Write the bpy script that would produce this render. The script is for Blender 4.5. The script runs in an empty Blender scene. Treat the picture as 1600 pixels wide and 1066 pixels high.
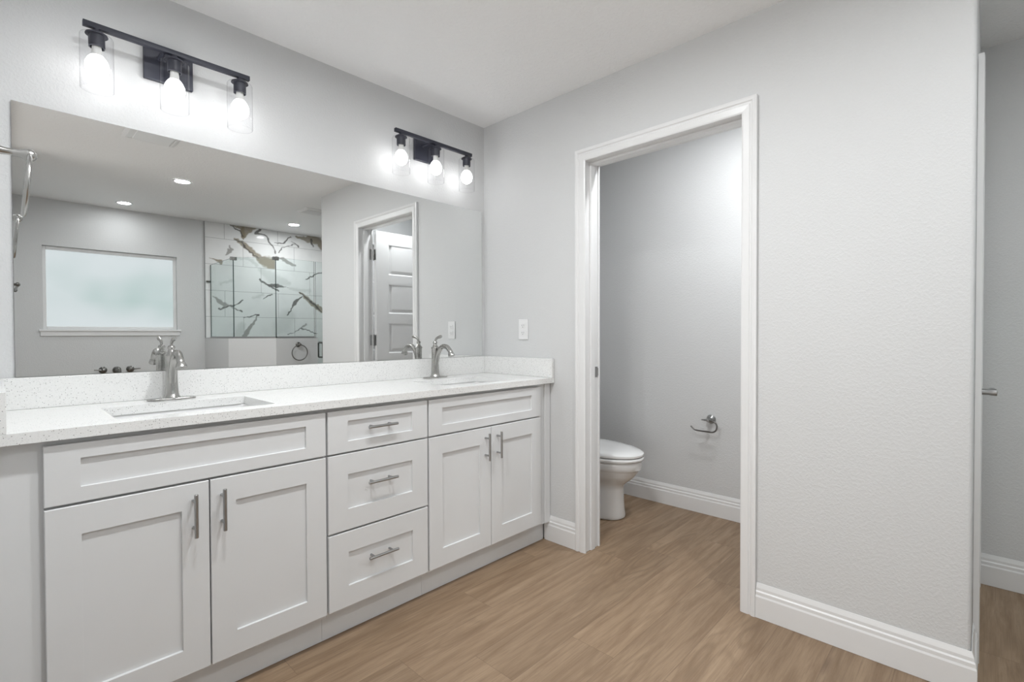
import bpy, bmesh, math, random
import numpy as np
from mathutils import Vector, Matrix

# ------------------------------------------------------------------ camera, world, exposure
sc = bpy.context.scene
COL = sc.collection
PI = math.pi

cam_d = bpy.data.cameras.new('camera')
cam = bpy.data.objects.new('camera', cam_d)
COL.objects.link(cam)
yaw, pitch, roll = math.radians(46.2429), math.radians(-0.8083), math.radians(-0.1747)
fwd = Vector((math.sin(yaw)*math.cos(pitch), math.cos(yaw)*math.cos(pitch), math.sin(pitch)))
rgt = Vector((math.cos(yaw), -math.sin(yaw), 0))
up = rgt.cross(fwd)
r2 = math.cos(roll)*rgt + math.sin(roll)*up
u2 = -math.sin(roll)*rgt + math.cos(roll)*up
mw = Matrix((r2, u2, -fwd)).transposed().to_4x4()
mw.translation = (-2.1288, -2.2775, 1.1491)
cam.matrix_world = mw
cam_d.sensor_fit = 'HORIZONTAL'
cam_d.sensor_width = 36.0
cam_d.lens = 773.4053*36/1600
cam_d.clip_start = 0.005
sc.camera = cam

world = bpy.data.worlds.new('World')
sc.world = world
world.use_nodes = True
world.node_tree.nodes['Background'].inputs[0].default_value = (.8, .88, 1, 1)
world.node_tree.nodes['Background'].inputs[1].default_value = 0.6

sc.view_settings.view_transform = 'Standard'
sc.view_settings.look = 'None'
sc.view_settings.gamma = 1.0
sc.view_settings.use_curve_mapping = False
sc.view_settings.exposure = 0.2

P_BED_FILL = 62.0        # added unseen fill lamp, set low in the bedroom
L_WIN = 0.79         # daylight glowing through the frosted window over the tub
L_CAN = 88.0       # recessed lamps
L_BULB = 8.0       # vanity bulbs
L_WC = 440.0        # recessed lamp of the toilet room
L_ROOM = 500.0      # recessed lamp in the middle of the room
L_VAN_FILL = 460.0       # added fill lamps over the vanity aisle, out of view

def area_lamp(name, loc, aim, sx, sy, power, colour=(1, 1, 1)):
    d = bpy.data.lights.new(name, 'AREA')
    d.shape = 'RECTANGLE'
    d.size, d.size_y = sx, sy
    d.energy = power
    d.color = colour
    o = bpy.data.objects.new(name, d)
    COL.objects.link(o)
    o.location = loc
    o.rotation_euler = (Vector(aim)-Vector(loc)).to_track_quat('-Z', 'Y').to_euler()
    return o


# added area lamp, brightens ceiling and walls through the entry
area_lamp('added_bedroom_fill', (-3.55, -2.0, .10), (-2.5, -1.75, 1.5), 1.7, 3.4, P_BED_FILL, (1.0, .985, .96))

# ------------------------------------------------------------------ node helper
def mat(name):
    m = bpy.data.materials.new(name)
    m.use_nodes = True
    nt = m.node_tree
    return m, nt, nt.nodes['Principled BSDF'], nt.nodes['Material Output']

def nd(nt, typ, ins=None, **props):
    n = nt.nodes.new(typ)
    for k, v in props.items():
        setattr(n, k, v)
    if ins:
        for k, v in ins.items():
            s = n.inputs[k]
            if hasattr(v, 'bl_idname') or isinstance(v, bpy.types.NodeSocket):
                nt.links.new(v, s)
            else:
                s.default_value = v
    return n

def mth(nt, op, a, b=0.0, clamp=False):
    n = nd(nt, 'ShaderNodeMath', {0: a, 1: b}, operation=op)
    n.use_clamp = clamp
    return n.outputs[0]

def mixc(nt, f, a, b, mode='MIX'):
    n = nd(nt, 'ShaderNodeMix', None, data_type='RGBA', blend_type=mode)
    for i, v in ((0, f), (6, a), (7, b)):
        if isinstance(v, bpy.types.NodeSocket):
            nt.links.new(v, n.inputs[i])
        else:
            n.inputs[i].default_value = v
    return n.outputs[2]

def mapr(nt, v, a, b, c, d):
    n = nd(nt, 'ShaderNodeMapRange', {0: v, 1: a, 2: b, 3: c, 4: d})
    return n.outputs[0]

def rgb(r, g, b): return (r, g, b, 1.0)

def simple(name, col, rough=.5, metal=0.0, coat=0.0, bump=None):
    m, nt, b, out = mat(name)
    b.inputs['Roughness'].default_value = rough
    b.inputs['Metallic'].default_value = metal
    b.inputs['Coat Weight'].default_value = coat
    tc = nd(nt, 'ShaderNodeTexCoord').outputs['Object']
    n = nd(nt, 'ShaderNodeTexNoise', {'Vector': tc, 'Scale': 9.0, 'Detail': 3.0})
    c2 = tuple(max(0, x*.97) for x in col[:3])+(1,)
    nt.links.new(mixc(nt, n.outputs['Fac'], col, c2), b.inputs['Base Color'])
    if bump:
        sc_, st, dist = bump
        n2 = nd(nt, 'ShaderNodeTexNoise', {'Vector': tc, 'Scale': sc_, 'Detail': 3.0, 'Roughness': .55})
        bp = nd(nt, 'ShaderNodeBump', {'Height': n2.outputs['Fac'], 'Strength': st, 'Distance': dist})
        nt.links.new(bp.outputs[0], b.inputs['Normal'])
    return m

def wall_paint(name, col, scale=110.0, strength=.26):
    m, nt, b, out = mat(name)
    b.inputs['Roughness'].default_value = .6
    b.inputs['Base Color'].default_value = col
    tc = nd(nt, 'ShaderNodeTexCoord').outputs['Object']
    n1 = nd(nt, 'ShaderNodeTexNoise', {'Vector': tc, 'Scale': scale, 'Detail': 2.0, 'Distortion': .6})
    h = mapr(nt, n1.outputs['Fac'], .42, .68, 0, 1)
    bp = nd(nt, 'ShaderNodeBump', {'Height': h, 'Strength': strength, 'Distance': .002})
    nt.links.new(bp.outputs[0], b.inputs['Normal'])
    return m

M = {}
M['wall'] = wall_paint('wall_paint', rgb(.66, .665, .667))
M['ceil'] = wall_paint('ceiling_paint', rgb(.90, .90, .90), 60.0, .5)
M['trim'] = simple('white_trim_paint', rgb(.80, .80, .80), .32)
M['cab'] = simple('white_cabinet_paint', rgb(.74, .745, .75), .34)
M['cabin'] = simple('cabinet_carcass_edge', rgb(.55, .55, .55), .5)
M['nickel'] = simple('brushed_nickel', rgb(.43, .425, .41), .25, 1.0)
M['steel'] = simple('satin_steel', rgb(.42, .42, .42), .32, 1.0)
M['chrome'] = simple('polished_chrome', rgb(.62, .62, .62), .1, 1.0)
M['pewter'] = simple('dark_nickel', rgb(.2, .195, .185), .28, 1.0)
M['black'] = simple('matte_black_metal', rgb(.036, .038, .054), .45, .1)
M['porc'] = simple('white_porcelain', rgb(.82, .82, .815), .08, 0, .6)
M['seat'] = simple('white_seat_plastic', rgb(.84, .84, .835), .18, 0, .2)
M['plast'] = simple('white_plastic', rgb(.82, .82, .82), .35)
M['slot'] = simple('dark_slot', rgb(.03, .03, .03), .6)
M['lampbase'] = simple('lamp_base_white', rgb(.8, .8, .78), .4)

def emis(name, col, st):
    m, nt, b, out = mat(name)
    b.inputs['Base Color'].default_value = rgb(.8, .8, .8)
    b.inputs['Emission Color'].default_value = col
    b.inputs['Emission Strength'].default_value = st
    return m
M['bulb'] = emis('lit_bulb', rgb(1, 1, 1), L_BULB)
M['can'] = emis('lit_lens', rgb(.96, .985, 1), L_CAN)
M['canwc'] = emis('lit_lens_toilet_room', rgb(.96, .985, 1), L_WC)
M['canroom'] = emis('lit_lens_room', rgb(.96, .985, 1), L_ROOM)
M['canshw'] = emis('lit_lens_shower', rgb(.96, .985, 1), L_CAN*3.5)
M['canfill'] = emis('lit_lens_added_fill', rgb(.96, .985, 1), L_VAN_FILL)  # lens of the two added fill cans

def quartz():
    m, nt, b, out = mat('speckled_quartz')
    b.inputs['Roughness'].default_value = .2
    tc = nd(nt, 'ShaderNodeTexCoord').outputs['Object']
    v = nd(nt, 'ShaderNodeTexVoronoi', {'Vector': tc, 'Scale': 210.0})
    sp = mapr(nt, v.outputs['Distance'], .16, .30, 1, 0)
    pick = mth(nt, 'GREATER_THAN', nd(nt, 'ShaderNodeSeparateColor', {0: v.outputs['Color']}).outputs[0], .70)
    f1 = mth(nt, 'MULTIPLY', sp, pick)
    n = nd(nt, 'ShaderNodeTexNoise', {'Vector': tc, 'Scale': 330.0, 'Detail': 1.0})
    f2 = mapr(nt, n.outputs['Fac'], .55, .70, 0, .45)
    c = mixc(nt, f2, rgb(.82, .82, .81), rgb(.62, .62, .61))
    c = mixc(nt, mth(nt, 'MULTIPLY', f1, .85), c, rgb(.16, .15, .14))
    nt.links.new(c, b.inputs['Base Color'])
    return m
M['quartz'] = quartz()

def mirror_mat():
    m, nt, b, out = mat('silvered_mirror')
    b.inputs['Metallic'].default_value = 1.0
    b.inputs['Roughness'].default_value = 0.0
    tc = nd(nt, 'ShaderNodeTexCoord').outputs['Object']
    n = nd(nt, 'ShaderNodeTexNoise', {'Vector': tc, 'Scale': 1.2})
    nt.links.new(mixc(nt, n.outputs['Fac'], rgb(.845, .855, .85), rgb(.85, .86, .855)), b.inputs['Base Color'])
    return m
M['mirror'] = mirror_mat()

def thin_glass(name, tint, edge_dark, ior=1.45, gl=1.0):
    m, nt, b, out = mat(name)
    nt.nodes.remove(b)
    lw = nd(nt, 'ShaderNodeLayerWeight', {'Blend': .35})
    tr = nd(nt, 'ShaderNodeBsdfTransparent')
    f = mapr(nt, lw.outputs['Facing'], .55, 1.0, 0, 1)
    nt.links.new(mixc(nt, f, tint, edge_dark), tr.inputs['Color'])
    g = nd(nt, 'ShaderNodeBsdfGlossy', {'Roughness': .0})
    fr = nd(nt, 'ShaderNodeFresnel', {'IOR': ior})
    geo = nd(nt, 'ShaderNodeNewGeometry')
    fm = mth(nt, 'MULTIPLY', fr.outputs[0], gl)
    fm = mth(nt, 'MULTIPLY', fm, mth(nt, 'SUBTRACT', 1.0, geo.outputs['Backfacing']))
    mx = nd(nt, 'ShaderNodeMixShader', {0: fm, 1: tr.outputs[0], 2: g.outputs[0]})
    nt.links.new(mx.outputs[0], out.inputs[0])
    return m
M['shade'] = thin_glass('clear_shade_glass', rgb(.97, .97, .975), rgb(.62, .62, .64), 1.45, .8)
M['sglass'] = thin_glass('shower_glass', rgb(.945, .975, .97), rgb(.86, .93, .92), 1.45, .45)
M['gedge'] = simple('shower_glass_edge', rgb(.055, .085, .08), .2)

def frosted():
    m, nt, b, out = mat('frosted_window_glass')
    tc = nd(nt, 'ShaderNodeTexCoord').outputs['Object']
    n = nd(nt, 'ShaderNodeTexNoise', {'Vector': tc, 'Scale': 2.3, 'Detail': 1.0})
    sx = nd(nt, 'ShaderNodeSeparateXYZ', {0: tc})
    # blurred view of sky, foliage and a pale fence beyond the obscure glass
    f = mapr(nt, n.outputs['Fac'], .38, .62, 0, 1)
    z = sx.outputs[2]
    g1 = mapr(nt, z, .03, .30, .15, 1)
    fol = mth(nt, 'MULTIPLY', mth(nt, 'MULTIPLY', g1, mapr(nt, z, .30, .80, 1, .12)), mapr(nt, mth(nt, 'ADD', f, mth(nt, 'MULTIPLY', sx.outputs[0], .9)), -.3, 1.3, .25, 1))
    c = mixc(nt, fol, rgb(.84, .90, .93), rgb(.50, .66, .64))
    b.inputs['Base Color'].default_value = rgb(.04, .04, .04)
    b.inputs['Roughness'].default_value = .5
    nt.links.new(c, b.inputs['Emission Color'])
    b.inputs['Emission Strength'].default_value = L_WIN
    return m
M['frost'] = frosted()

def floor_mat():
    m, nt, b, out = mat('oak_vinyl_plank')
    tc = nd(nt, 'ShaderNodeTexCoord').outputs['Object']
    s = nd(nt, 'ShaderNodeSeparateXYZ', {0: tc})
    x, y = s.outputs[0], s.outputs[1]
    W, Lp = .182, 1.22
    yy = mth(nt, 'DIVIDE', mth(nt, 'ADD', y, .06), W)
    row = mth(nt, 'FLOOR', yy)
    ro = nd(nt, 'ShaderNodeTexWhiteNoise', {'W': row}, noise_dimensions='1D').outputs['Value']
    xx = mth(nt, 'ADD', mth(nt, 'DIVIDE', x, Lp), mth(nt, 'MULTIPLY', ro, 5.37))
    ci = mth(nt, 'FLOOR', xx)
    idv = nd(nt, 'ShaderNodeCombineXYZ', {0: row, 1: ci})
    wn = nd(nt, 'ShaderNodeTexWhiteNoise', {'Vector': idv.outputs[0]}, noise_dimensions='2D')
    rv = wn.outputs['Value']
    # grain coordinates shift per plank
    gx = mth(nt, 'ADD', x, mth(nt, 'MULTIPLY', rv, 37.0))
    gy = mth(nt, 'ADD', y, mth(nt, 'MULTIPLY', rv, 11.0))
    gv = nd(nt, 'ShaderNodeCombineXYZ', {0: mth(nt, 'MULTIPLY', gx, 1.3), 1: mth(nt, 'MULTIPLY', gy, 13.0), 2: rv})
    g1 = nd(nt, 'ShaderNodeTexNoise', {'Vector': gv.outputs[0], 'Scale': 2.0, 'Detail': 6.0, 'Roughness': .62, 'Distortion': .5}).outputs['Fac']
    fv = nd(nt, 'ShaderNodeCombineXYZ', {0: mth(nt, 'MULTIPLY', gx, 5.0), 1: mth(nt, 'MULTIPLY', gy, 150.0), 2: rv})
    g2 = nd(nt, 'ShaderNodeTexNoise', {'Vector': fv.outputs[0], 'Scale': 1.5, 'Detail': 3.0, 'Roughness': .6}).outputs['Fac']
    # cathedral rings
    cv = nd(nt, 'ShaderNodeCombineXYZ', {0: mth(nt, 'MULTIPLY', gx, .9), 1: mth(nt, 'MULTIPLY', gy, 4.5), 2: rv})
    g3 = nd(nt, 'ShaderNodeTexNoise', {'Vector': cv.outputs[0], 'Scale': 1.4, 'Detail': 1.0}).outputs['Fac']
    ring = mth(nt, 'SINE', mth(nt, 'MULTIPLY', g3, 95.0))
    ringm = mapr(nt, g3, .50, .68, 0, .9)
    ring = mth(nt, 'MULTIPLY', mapr(nt, ring, -.2, 1, 0, 1), ringm)
    # knots
    kv = nd(nt, 'ShaderNodeCombineXYZ', {0: mth(nt, 'MULTIPLY', gx, 2.1), 1: mth(nt, 'MULTIPLY', gy, 4.6)})
    vo = nd(nt, 'ShaderNodeTexVoronoi', {'Vector': kv.outputs[0], 'Scale': 1.0, 'Randomness': 1.0})
    kp = mth(nt, 'GREATER_THAN', nd(nt, 'ShaderNodeSeparateColor', {0: vo.outputs['Color']}).outputs[0], .72)
    knot = mth(nt, 'MULTIPLY', mapr(nt, mth(nt, 'ADD', vo.outputs['Distance'], mth(nt, 'MULTIPLY', mth(nt, 'SUBTRACT', g1, .5), .16)), .02, .17, 1, 0), kp)
    c = mixc(nt, mapr(nt, g1, .30, .72, 0, 1), rgb(.350, .246, .158), rgb(.200, .128, .075))
    c = mixc(nt, mapr(nt, g2, .48, .70, 0, .55), c, rgb(.190, .122, .073))
    c = mixc(nt, mth(nt, 'MULTIPLY', ring, .55), c, rgb(.175, .115, .067))
    c = mixc(nt, mth(nt, 'MULTIPLY', knot, .75), c, rgb(.115, .065, .038))
    tint = mapr(nt, rv, 0, 1, .92, 1.08)
    c = mixc(nt, 1.0, c, nd(nt, 'ShaderNodeCombineColor', {0: tint, 1: tint, 2: tint}).outputs[0], 'MULTIPLY')
    # joints between planks
    fy = mth(nt, 'ABSOLUTE', mth(nt, 'SUBTRACT', mth(nt, 'FRACT', yy), .5))
    fx = mth(nt, 'ABSOLUTE', mth(nt, 'SUBTRACT', mth(nt, 'FRACT', xx), .5))
    jy = mth(nt, 'GREATER_THAN', fy, .5-.0010/W)
    jx = mth(nt, 'GREATER_THAN', fx, .5-.0010/Lp)
    j = mth(nt, 'MAXIMUM', jy, jx)
    c = mixc(nt, mth(nt, 'MULTIPLY', j, .45), c, rgb(.12, .075, .045))
    nt.links.new(c, b.inputs['Base Color'])
    nt.links.new(mapr(nt, g1, .3, .7, .40, .52), b.inputs['Roughness'])
    bp = nd(nt, 'ShaderNodeBump', {'Height': mth(nt, 'SUBTRACT', g2, mth(nt, 'MULTIPLY', j, 2.0)), 'Strength': .10, 'Distance': .002})
    nt.links.new(bp.outputs[0], b.inputs['Normal'])
    return m
M['floor'] = floor_mat()

def tile_mat():
    m, nt, b, out = mat('marble_look_tile')
    b.inputs['Roughness'].default_value = .06
    tc = nd(nt, 'ShaderNodeTexCoord').outputs['Object']
    at = nd(nt, 'ShaderNodeAttribute', None, attribute_name='vein')
    n = nd(nt, 'ShaderNodeTexNoise', {'Vector': tc, 'Scale': 7.0, 'Detail': 5.0})
    c = mixc(nt, mapr(nt, n.outputs['Fac'], .5, .75, 0, .25), at.outputs['Color'], rgb(.55, .56, .57))
    s = nd(nt, 'ShaderNodeSeparateXYZ', {0: tc})
    hx = mth(nt, 'ADD', s.outputs[0], s.outputs[1])
    zz = mth(nt, 'DIVIDE', mth(nt, 'ADD', s.outputs[2], -.16), .3)
    rw = mth(nt, 'FLOOR', zz)
    par = mth(nt, 'MULTIPLY', mth(nt, 'MODULO', rw, 3.0), .3333)
    xx = mth(nt, 'ADD', mth(nt, 'DIVIDE', hx, .6), par)
    fz = mth(nt, 'ABSOLUTE', mth(nt, 'SUBTRACT', mth(nt, 'FRACT', zz), .5))
    fx = mth(nt, 'ABSOLUTE', mth(nt, 'SUBTRACT', mth(nt, 'FRACT', xx), .5))
    j = mth(nt, 'MAXIMUM', mth(nt, 'GREATER_THAN', fz, .5-.0021/.3), mth(nt, 'GREATER_THAN', fx, .5-.0021/.6))
    c = mixc(nt, mth(nt, 'MULTIPLY', j, .85), c, rgb(.27, .27, .27))
    nt.links.new(c, b.inputs['Base Color'])
    nt.links.new(mapr(nt, j, 0, 1, .06, .6), b.inputs['Roughness'])
    return m
M['tile'] = tile_mat()

# ------------------------------------------------------------------ mesh helpers (world coordinates)
def box(bm, x0, x1, y0, y1, z0, z1, bev=0.0, seg=2):
    x0, x1 = min(x0, x1), max(x0, x1); y0, y1 = min(y0, y1), max(y0, y1); z0, z1 = min(z0, z1), max(z0, z1)
    t = bmesh.new()
    bmesh.ops.create_cube(t, size=1.0)
    for v in t.verts:
        v.co = Vector((x0+(v.co.x+.5)*(x1-x0), y0+(v.co.y+.5)*(y1-y0), z0+(v.co.z+.5)*(z1-z0)))
    if bev > 0:
        bmesh.ops.bevel(t, geom=t.edges[:], offset=min(bev, .49*min(x1-x0, y1-y0, z1-z0)), segments=seg, affect='EDGES', profile=.5)
    merge(bm, t)
    return bm

def merge(bm, t):
    me = bpy.data.meshes.new('tmp')
    t.to_mesh(me); t.free()
    bm.from_mesh(me)
    bpy.data.meshes.remove(me)

def basis(d):
    d = Vector(d).normalized()
    a = Vector((0, 0, 1)) if abs(d.z) < .9 else Vector((1, 0, 0))
    u = d.cross(a).normalized()
    return u, d.cross(u).normalized(), d

def lathe(bm, origin, axis, prof, n=28, cap0=True, cap1=True):
    """prof: list of (distance along axis, radius)"""
    u, v, d = basis(axis)
    o = Vector(origin)
    rings = []
    for h, r in prof:
        if r < 1e-6:
            rings.append([bm.verts.new(o+d*h)])
        else:
            rings.append([bm.verts.new(o+d*h+u*(r*math.cos(2*PI*k/n))+v*(r*math.sin(2*PI*k/n))) for k in range(n)])
    loft(bm, rings, cap0, cap1)
    return bm

def loft(bm, rings, cap0=True, cap1=True):
    for a, b in zip(rings, rings[1:]):
        if len(a) == 1 and len(b) == 1: continue
        n = max(len(a), len(b))
        for k in range(n):
            if len(a) == 1: f = (a[0], b[k], b[(k+1) % n])
            elif len(b) == 1: f = (a[k], a[(k+1) % n], b[0])
            else: f = (a[k], a[(k+1) % n], b[(k+1) % n], b[k])
            try: bm.faces.new(f)
            except ValueError: pass
    if cap0 and len(rings[0]) > 2: bm.faces.new(rings[0][::-1])
    if cap1 and len(rings[-1]) > 2: bm.faces.new(rings[-1])

def spline(pts, n=8):
    P = [Vector(p) for p in pts]
    out = []
    for i in range(len(P)-1):
        p0 = P[max(i-1, 0)]; p1 = P[i]; p2 = P[i+1]; p3 = P[min(i+2, len(P)-1)]
        for k in range(n):
            t = k/n
            out.append(.5*((2*p1)+(p2-p0)*t+(2*p0-5*p1+4*p2-p3)*t*t+(3*p1-p0-3*p2+p3)*t**3))
    out.append(P[-1])
    return out

def tube(bm, pts, rad, n=14, closed=False, flat=1.0):
    pts = [Vector(p) for p in pts]
    m = len(pts)
    if not hasattr(rad, '__len__'): rad = [rad]*m
    elif len(rad) != m:
        rad = list(np.interp(np.linspace(0, 1, m), np.linspace(0, 1, len(rad)), rad))
    tg = []
    for i in range(m):
        if closed: t = pts[(i+1) % m]-pts[i-1]
        else: t = pts[min(i+1, m-1)]-pts[max(i-1, 0)]
        tg.append(t.normalized())
    u, v, d = basis(tg[0])
    rings = []
    for i in range(m):
        u = (u-tg[i]*u.dot(tg[i])).normalized()
        v = tg[i].cross(u)
        rings.append([bm.verts.new(pts[i]+u*(rad[i]*math.cos(2*PI*k/n))+v*(rad[i]*flat*math.sin(2*PI*k/n))) for k in range(n)])
    if closed:
        rings.append(rings[0])
        loft(bm, rings, False, False)
    else:
        loft(bm, rings, True, True)
    return bm

def sweep(bm, path, prof, closed=False):
    """path: list of (point, out_dir, up_dir) frames; prof: (a, b) -> point + out*a + up*b"""
    rings = [[bm.verts.new(Vector(p)+Vector(o)*a+Vector(w)*b) for a, b in prof] for p, o, w in path]
    n = len(prof)
    for r0, r1 in zip(rings, rings[1:]):
        for k in range(n):
            bm.faces.new((r0[k], r0[(k+1) % n], r1[(k+1) % n], r1[k]))
    bm.faces.new(rings[0][::-1]); bm.faces.new(rings[-1])
    return bm

LOC = {}
def obj(name, bm, material, parent=None, smooth=False, angle=35, weld=False):
    if weld: bmesh.ops.remove_doubles(bm, verts=bm.verts[:], dist=1e-5)
    bmesh.ops.recalc_face_normals(bm, faces=bm.faces[:])
    base = Vector((0, 0, 0))
    top = parent
    while top is not None and top.parent is not None: top = top.parent
    if top is not None: base = LOC.get(top, Vector((0, 0, 0)))
    if base.length > 0:
        bmesh.ops.translate(bm, verts=bm.verts[:], vec=-base)
    me = bpy.data.meshes.new(name)
    bm.to_mesh(me); bm.free()
    mats = material if isinstance(material, (list, tuple)) else [material]
    for m in mats: me.materials.append(m)
    if smooth:
        me.shade_smooth()
        try: me.set_sharp_from_angle(angle=math.radians(angle))
        except Exception: pass
    o = bpy.data.objects.new(name, me)
    COL.objects.link(o)
    if parent is not None: o.parent = parent
    return o

def thing(name, label, cat, loc, group=None):
    o = bpy.data.objects.new(name, None)
    o.empty_display_size = .05
    COL.objects.link(o)
    o.location = loc
    LOC[o] = Vector(loc)
    o['label'] = label; o['category'] = cat
    if group: o['group'] = group
    return o

def tag(o, label, cat, group=None):
    o['label'] = label; o['category'] = cat
    if group: o['group'] = group
    return o

def struct(name, bm, m, parent=None, **kw):
    o = obj(name, bm, m, parent, **kw)
    if parent is None: o['kind'] = 'structure'
    return o

def lab(o, label):
    o['label'] = label
    return o

B = bmesh.new

# ------------------------------------------------------------------ dimensions
H = 2.4372
XF = .9915            # far wall behind toilet room and closet
YE = -2.2505          # outer corner of the toilet room wall
YR = -4.132           # window wall
XL = -2.142           # left wall
XL2 = -2.09           # left wall beyond the entry
T = .115              # partition thickness
D1, D2, ZH, CW = .7141, 1.6107, 2.045, .06
J1, J2 = -(D1+CW-.006), -(D2-CW+.006)     # jamb faces (y)
RO1, RO2 = J1+.019, J2-.019               # rough opening

# ------------------------------------------------------------------ room shell
struct('floor', box(B(), -4.7, XF+.12, YR-.15, .12, -.06, 0), M['floor'])
struct('ceiling', box(B(), -4.7, XF+.12, YR-.15, .12, H, H+.06), M['ceil'])
struct('wall_vanity', box(B(), XL-.12, XF+.12, 0, .12, 0, H), M['wall'])
struct('wall_far', box(B(), XF, XF+.12, YR-.15, 0, 0, H), M['wall'])
bm = B()
box(bm, 0, T, RO1, 0, 0, H)
box(bm, 0, T, RO2, RO1, ZH+.019, H)
# near part with a rounded outer corner
cr = .012
pl = [(T, RO2), (0, RO2), (0, YE+cr)]+[(cr-cr*math.cos(k*PI/12), YE+cr-cr*math.sin(k*PI/12)) for k in range(1, 7)]+[(T, YE)]
lo = [bm.verts.new((x, y, 0)) for x, y in pl]; hi = [bm.verts.new((x, y, H)) for x, y in pl]
for k in range(len(pl)):
    bm.faces.new((lo[k], lo[(k+1) % len(pl)], hi[(k+1) % len(pl)], hi[k]))
bm.faces.new(lo[::-1]); bm.faces.new(hi)
struct('wall_toilet_room', bm, M['wall'], weld=True, smooth=True, angle=20)
# closet return wall with its door opening
CX0, CX1 = .275, .885
bm = B()
box(bm, T, CX0-.019, YE, YE+.11, 0, H)
box(bm, CX1+.019, XF, YE, YE+.11, 0, H)
box(bm, CX0-.019, CX1+.019, YE, YE+.11, ZH+.019, H)
struct('wall_closet', bm, M['wall'])
bm = B()
box(bm, XL-.12, XL, -1.25, 0, 0, H)
struct('wall_left', bm, M['wall'])
struct('wall_left_tub', box(B(), XL2-.12, XL2, YR, -2.5, 0, H), M['wall'])
struct('wall_entry', box(B(), XL-.12, XL2, -2.5, -1.25, H-.06, H), M['wall'])
# bedroom stub that the added fill light comes through
struct('wall_bedroom', box(B(), -4.7, -4.6, YR-.15, .12, 0, H), M['wall'])
struct('wall_bedroom_side', box(B(), -4.6, XL-.12, 0, .12, 0, H), M['wall'])
struct('wall_bedroom_rear', box(B(), -4.6, XL2-.12, YR-.15, YR, 0, H), M['wall'])
# window wall
WX0, WX1, WZ0, WZ1 = -1.816, -.745, 1.205, 2.0
bm = B()
box(bm, XL2-.12, WX0, YR-.15, YR, 0, H)
box(bm, WX1, XF, YR-.15, YR, 0, H)
box(bm, WX0, WX1, YR-.15, YR, 0, WZ0)
box(bm, WX0, WX1, YR-.15, YR, WZ1, H)
struct('wall_window', bm, M['wall'])

# window
w = thing('window_1', 'white framed frosted window in the wall behind the tub', 'window', (-1.28, YR-.09, WZ0))
w['kind'] = 'structure'
bm = B()
fy0, fy1 = YR-.085, YR-.035
g = .001
box(bm, WX0+g, WX0+.028, fy0, fy1, WZ0+g, WZ1-g, .003); box(bm, WX1-.028, WX1-g, fy0, fy1, WZ0+g, WZ1-g, .003)
box(bm, WX0+.028, WX1-.028, fy0, fy1, WZ1-.034, WZ1-g, .003); box(bm, WX0+.028, WX1-.028, fy0, fy1, WZ0+g, WZ0+.03, .003)
obj('window_frame', bm, M['trim'], w)
obj('pane', box(B(), WX0+.026, WX1-.026, YR-.066, YR-.06, WZ0+.028, WZ1-.032), M['frost'], w)
bm = B()
box(bm, WX0-.03, WX1+.03, YR+.002, YR+.022, WZ0-.018, WZ0+.001, .004)
box(bm, WX0-.02, WX1+.02, YR+.002, YR+.013, WZ0-.062, WZ0-.018, .003)
obj('window_sill', bm, M['trim'], w)

# ------------------------------------------------------------------ trim: baseboards and casings
BBP = [(.001, .001), (.0155, .001), (.0155, .086), (.0125, .093), (.0125, .105), (.0085, .110), (.0085, .121), (.003, .1385), (.001, .1385)]
def baseboard(name, path):
    bm = B()
    sweep(bm, [((x, y, 0), (ox, oy, 0), (0, 0, 1)) for x, y, ox, oy in path], BBP)
    return struct(name, bm, M['trim'])
baseboard('baseboard_left_of_doorway', [(0, -.50, -1, 0), (0, -D1-.001, -1, 0)])
baseboard('baseboard_right_of_doorway', [(0, -D2+.001-.002, -1, 0), (0, YE, -1, -1), (CX0-CW-.002, YE, 0, -1)])
baseboard('baseboard_toilet_room', [(XF, -.001, -1, 0), (XF, YE+.112, -1, 0)])
baseboard('baseboard_closet_nook', [(XF, YE-.001, -1, 0), (XF, -2.95, -1, 0)])
baseboard('baseboard_tub_wall', [(XL2+.02, YR, 0, 1), (-.52, YR, 0, 1)])

CP = [(0, .001), (0, .010), (.006, .013), (.030, .0145), (.034, .011), (.040, .012), (.044, .017), (.052, .0185), (.06, .0165), (.06, .001)]
def casing(bm, plane_pt, along, outn, a0, a1, zt):
    """three mitred sides around an opening: a0<a1 along 'along' are inner edges, zt the inner head"""
    al, on, zz = Vector(along), Vector(outn), Vector((0, 0, 1))
    P = Vector(plane_pt)
    path = [(P+al*a0, -al, on), (P+al*a0+zz*zt, -al+zz, on), (P+al*a1+zz*zt, al+zz, on), (P+al*a1, al, on)]
    rings = [[bm.verts.new(p+o*a+w_*b) for a, b in CP] for p, o, w_ in path]
    n = len(CP)
    for r0, r1 in zip(rings, rings[1:]):
        for k in range(n):
            bm.faces.new((r0[k], r0[(k+1) % n], r1[(k+1) % n], r1[k]))
    bm.faces.new(rings[0][::-1]); bm.faces.new(rings[-1])

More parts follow.
